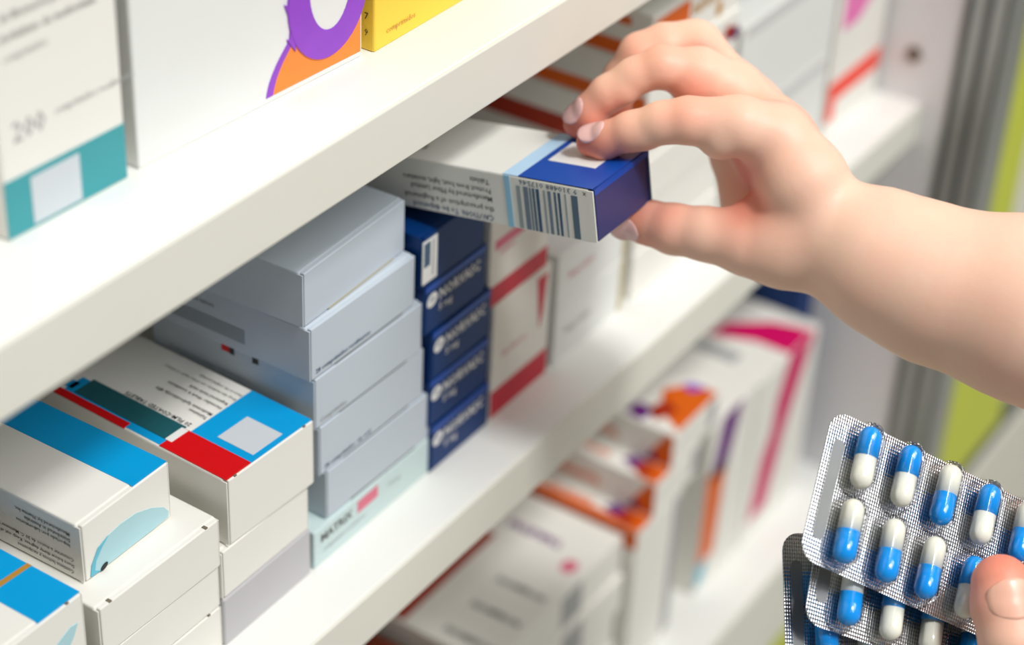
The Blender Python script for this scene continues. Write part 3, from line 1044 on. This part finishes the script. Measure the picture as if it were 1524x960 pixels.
def nail(root, fd, c, tip, nrm, w, l, proud=0.35, m=M_NAIL):
    """nail plate (mm) that follows the finger: c on the finger's axis, tip direction, outward normal"""
    c, tip, nrm = Vector(c), Vector(tip).normalized(), Vector(nrm).normalized()
    side = tip.cross(nrm).normalized()
    nrm = side.cross(tip).normalized()

    def surf(p):
        t = 0.0
        for _ in range(40):
            d = sample(fd, p + nrm * t)
            if d > -0.02:
                break
            t += max(0.05, -d * 0.7)
        return t
    bm = bmesh.new()
    nu, nv = 13, 13
    top, bot = [], []
    t0 = surf(c)
    for j in range(nv):
        v = -1 + 2 * j / (nv - 1)
        rt, rb = [], []
        wl = 1 - abs(v) ** 3.0 * (0.42 if v > 0 else 0.38)
        for i in range(nu):
            q = -1 + 2 * i / (nu - 1)
            x = q * w / 2 * wl
            y = v * l / 2 * (1 - 0.20 * q * q * abs(v))
            p = c + side * x + tip * y
            t = surf(p)
            # a nail is stiffer than the flesh: flatten it lengthwise towards its centre height
            t = max(t, t0 - 0.055 * x * x - 0.012 * y * y)
            edge = max(abs(q), abs(v))
            th = proud * (1 - max(0.0, edge - 0.7) * (2.6 if v < 0.9 else 0.8))
            rt.append(bm.verts.new((p + nrm * (t + th)) / 1000))
            rb.append(bm.verts.new((p + nrm * (t - 0.9)) / 1000))
        top.append(rt)
        bot.append(rb)
    for j in range(nv - 1):
        for i in range(nu - 1):
            bm.faces.new((top[j][i], top[j][i + 1], top[j + 1][i + 1], top[j + 1][i]))
            bm.faces.new((bot[j][i], bot[j + 1][i], bot[j + 1][i + 1], bot[j][i + 1]))
    for j in range(nv - 1):
        bm.faces.new((top[j][0], top[j + 1][0], bot[j + 1][0], bot[j][0]))
        bm.faces.new((top[j][-1], bot[j][-1], bot[j + 1][-1], top[j + 1][-1]))
    for i in range(nu - 1):
        bm.faces.new((top[0][i], bot[0][i], bot[0][i + 1], top[0][i + 1]))
        bm.faces.new((top[-1][i], top[-1][i + 1], bot[-1][i + 1], bot[-1][i]))
    me = mesh_from_bm('fingernail', bm)
    for p in me.polygons:
        p.use_smooth = True
    return link('fingernail', me, m, root)


def frame_matrix(o):
    R, U, B = CAM_R, CAM_U, -CAM_F
    return Matrix(((R.x, U.x, B.x, o[0]), (R.y, U.y, B.y, o[1]), (R.z, U.z, B.z, o[2]), (0, 0, 0, 1)))


person = empty('person', (0.15, -0.25, -0.62))
tag(person, 'bare-armed person picking a box and holding blister packs', 'person')

# reaching hand, joints in mm: x along the forearm axis side, y up, z outwards from the shelf; last value is the radius
HAND = {
    'index': [(-0.3, 8.7, 13.2, 11.2), (-13.3, 12.7, 16.8, 9.6), (-29.9, 14.2, 17.5, 7.6), (-38.3, 13.6, 15.6, 6.8), (-48.0, 11.2, 11.6, 6.4),
              (-55.5, 9.0, 7.6, 5.8), (-61.2, 8.3, 4.2, 4.9)],
    'middle': [(-12.6, 25.2, -4.5, 10.8), (-24.8, 31.1, -0.0, 9.2), (-37.4, 33.6, 3.0, 6.9), (-46.2, 30.6, 1.0, 6.2), (-55.1, 25.2, -2.0, 6.1),
               (-60.8, 20.0, -5.2, 5.6), (-65.2, 15.6, -9.4, 4.8)],
    'ring': [(-24.2, 42.7, -26.0, 10.5), (-34.2, 43.3, -24.0, 8.6), (-42.9, 41.3, -23.0, 7.2), (-49.2, 33.1, -28.0, 6.6), (-51.2, 24.3, -34.0, 5.8)],
    'little': [(-10.1, 32.4, -42.0, 10.0), (-20.2, 38.9, -50.0, 7.2), (-25.2, 38.0, -53.0, 6.5), (-22.1, 28.5, -55.0, 6.0), (-16.2, 22.2, -53.0, 5.4)],
    'thumb': [(16.0, -25.5, 8.0, 14.8), (2.6, -26.3, 6.0, 12.5), (-9.5, -25.4, 4.0, 10.3), (-22.5, -22.1, -0.0, 8.9), (-32.8, -20.3, -4.0, 8.4),
              (-41.1, -17.8, -9.0, 7.4), (-48.9, -16.7, -12.0, 6.0)],
    'meta1': [(-0.3, 8.7, 13.2, 11.2), (8.2, -5.4, 13.5, 13.0), (16.8, -21.5, 8.0, 14.2)],
    'meta2': [(-12.6, 25.2, -4.5, 10.8), (0.6, 8.4, -2.0, 12.8), (16.5, -20.5, -2.0, 14.0)],
    'meta3': [(-24.2, 42.7, -26.0, 10.5), (-6.5, 19.6, -20.0, 12.0), (16.5, -20.0, -12.0, 13.2)],
    'meta4': [(-10.1, 32.4, -42.0, 10.0), (-1.5, 10.9, -34.0, 12.5), (15.0, -20.5, -18.0, 12.8)],
    'palm': [(-4.8, 5.3, -32.0, 11.0), (0.1, -9.7, -26.0, 12.5), (11.1, -24.2, -15.0, 14.0)],
    'web': [(-1.0, -3.3, 8.0, 8.0), (-2.5, -15.4, 2.0, 8.0), (-1.4, -21.5, 2.0, 9.0)],
    'arm1': [(19.0, -23.4, 10.0, 16.6), (28.7, -28.2, 13.0, 20.0), (37.1, -33.0, 15.0, 22.6), (52.1, -39.8, 18.0, 24.9), (77.9, -47.0, 25.0, 29.0),
             (113.0, -60.3, 30.0, 33.0), (151.9, -77.0, 34.0, 36.0), (205.0, -100.0, 32.0, 40.0), (260.0, -124.0, 30.0, 43.0)],
    'arm2': [(23.0, -22.6, -13.0, 15.2), (34.0, -27.6, -13.0, 18.8), (43.2, -32.4, -13.0, 21.4), (58.8, -39.2, -12.0, 24.2), (86.2, -46.8, -8.0, 28.5),
             (123.8, -60.8, 4.0, 33.0), (165.9, -78.5, 16.0, 36.0), (205.0, -100.0, 26.0, 40.0)],
}
fd = Field((-82, -172, -76), (310, 66, 90), 1.15)
for k_ in ('meta1', 'meta2', 'meta3', 'meta4', 'palm'):
    fd.chain(HAND[k_], 9.0)
fd.chain(HAND['arm1'], 7.0)
fd.chain(HAND['arm2'], 7.0)
fd.chain(HAND['thumb'][:3], 8.0)
fd.chain(HAND['thumb'][2:], 2.5)
fd.chain([(2.2, -1.0, 12, 4.5), (-1.5, -8.5, 9.5, 3.6), (-7.5, -14.5, 7.0, 3.6), (-15.0, -18.0, 5.0, 4.0)], 4.0)
PADS = {'index': [(-19, 9.8, 16.2, 8.3), (-43.5, 10.8, 12.8, 6.1), (-57.0, 7.2, 6.6, 5.2)],
        'middle': [(-27, 28.2, 1.2, 7.8), (-50.2, 26.4, 0.2, 5.7), (-61.4, 17.2, -5.0, 5.1)],
        'ring': [], 'little': []}
# each finger grows on its own grid so that neighbours keep a crease between them
for k_ in ('index', 'middle', 'ring', 'little'):
    G = np.full(fd.n, 40.0, np.float32)
    fd.chain(HAND[k_], 2.5, G)
    for p_ in PADS[k_]:
        fd.add(p_, p_, 1.6, G)
    kk = 3.0
    hh = np.clip(0.5 + 0.5 * (G - fd.F) / kk, 0, 1)
    fd.F = G * (1 - hh) + fd.F * hh - kk * hh * (1 - hh)
V, Q = fd.mesh()
spots = []
for k_ in ('index', 'middle', 'ring', 'little', 'thumb'):
    t = HAND[k_][-1]
    spots.append((t[0], t[1] - 2, t[2], 20, 0.75))
    t = HAND[k_][2 if k_ != 'thumb' else 4]
    spots.append((t[0], t[1] + 3, t[2] + 4, 14, 0.32))
spots += [(-2, -2, 4, 20, 0.8), (-4, -14, 4, 17, 0.95), (-23, 38, -14, 9, 0.85), (-28, 27, 4, 9, 0.7), (-12, 12, 6, 18, 0.4), (-38, -16, 0, 16, 0.4)]
arm = body_mesh('reaching_arm', V, Q, flush_of(V, spots), person)
arm.matrix_basis = Matrix.Translation(-person.location) @ frame_matrix((0.11203, -0.07426, -0.02447))
nail(arm, fd, (-59.2, 8.4, 5.2), (-0.93, -0.18, -0.32), (-0.18, 0.62, 0.76), 8.4, 10.2, 0.22)
nail(arm, fd, (-62.8, 17.8, -7.2), (-0.68, -0.60, -0.42), (-0.46, 0.48, 0.75), 8.0, 10.2, 0.22)
nail(arm, fd, (-47.4, -16.9, -11.5), (-0.92, -0.05, -0.38), (-0.22, -0.62, 0.75), 9.0, 10.5, 0.22)

# the hand that pinches the blister packs: thumb in front, fingers behind
HOLD = {
    'thumb': [(1.1, 6.5, 2.0, 9.0), (1.6, -0.0, 4.0, 9.7), (3.3, -9.5, 7.0, 9.7), (8.0, -27.1, 7.0, 11.5), (18.6, -46.5, 1.0, 14.5), (38.5, -70.7, -15.0, 17.0)],
    'index': [(57.3, -44.9, -42.0, 11.0), (48.1, -32.0, -55.0, 9.0), (36.4, -21.2, -57.0, 8.2), (23.5, -14.1, -54.0, 7.4), (15.0, -9.7, -51.0, 6.5)],
    'middle': [(67.0, -55.7, -52.0, 11.0), (56.1, -40.8, -67.0, 9.0), (40.8, -32.2, -69.0, 8.2), (25.8, -25.5, -63.0, 7.2), (18.1, -22.7, -59.0, 6.3)],
    'ring': [(73.7, -70.5, -59.0, 10.5), (63.6, -58.7, -77.0, 8.5), (47.6, -49.5, -77.0, 7.6), (32.9, -42.3, -69.0, 6.8)],
    'little': [(77.2, -84.9, -63.0, 9.5), (68.8, -77.4, -79.0, 7.2), (54.5, -67.8, -77.0, 6.5), (43.7, -62.0, -71.0, 5.8)],
    'palm1': [(57.3, -44.9, -42.0, 12.0), (52.6, -73.7, -27.0, 17.0), (61.1, -105.5, -27.0, 17.0)],
    'palm2': [(73.7, -70.5, -59.0, 12.0), (72.0, -91.8, -47.0, 16.0), (76.8, -112.1, -42.0, 17.0)],
    'arm1': [(63.9, -108.2, -29.0, 19.0), (84.4, -152.1, -27.0, 24.0), (105.6, -194.5, -27.0, 28.0)],
    'arm2': [(79.7, -112.7, -44.0, 18.0), (98.2, -159.5, -47.0, 23.0), (120.0, -203.2, -47.0, 28.0)],
}
fd = Field((-14, -235, -92), (155, 22, 30), 1.2)
for k_ in ('palm1', 'palm2', 'arm1', 'arm2'):
    fd.chain(HOLD[k_], 10.0)
fd.chain(HOLD['thumb'][3:], 8.0)
fd.chain(HOLD['thumb'][:4], 2.5)
for k_ in ('index', 'middle', 'ring', 'little'):
    G = np.full(fd.n, 40.0, np.float32)
    fd.chain(HOLD[k_], 2.5, G)
    hh = np.clip(0.5 + 0.5 * (G - fd.F) / 3.0, 0, 1)
    fd.F = G * (1 - hh) + fd.F * hh - 3.0 * hh * (1 - hh)
V, Q = fd.mesh()
hold = body_mesh('holding_hand', V, Q, flush_of(V, [(1.1, 8, 0, 20, 0.8), (4, -12, 9, 16, 0.25)]), person)
hold.matrix_basis = Matrix.Translation(-person.location) @ frame_matrix((0.03679, -0.19901, -0.09863))
nail(hold, fd, (1.6, 1.2, 3.0), (-0.10, 0.97, -0.22), (0.10, 0.24, 0.96), 15.5, 12.5, 0.18, m=mat('thumb_nail', (246, 190, 166), 0.3, 0.45))
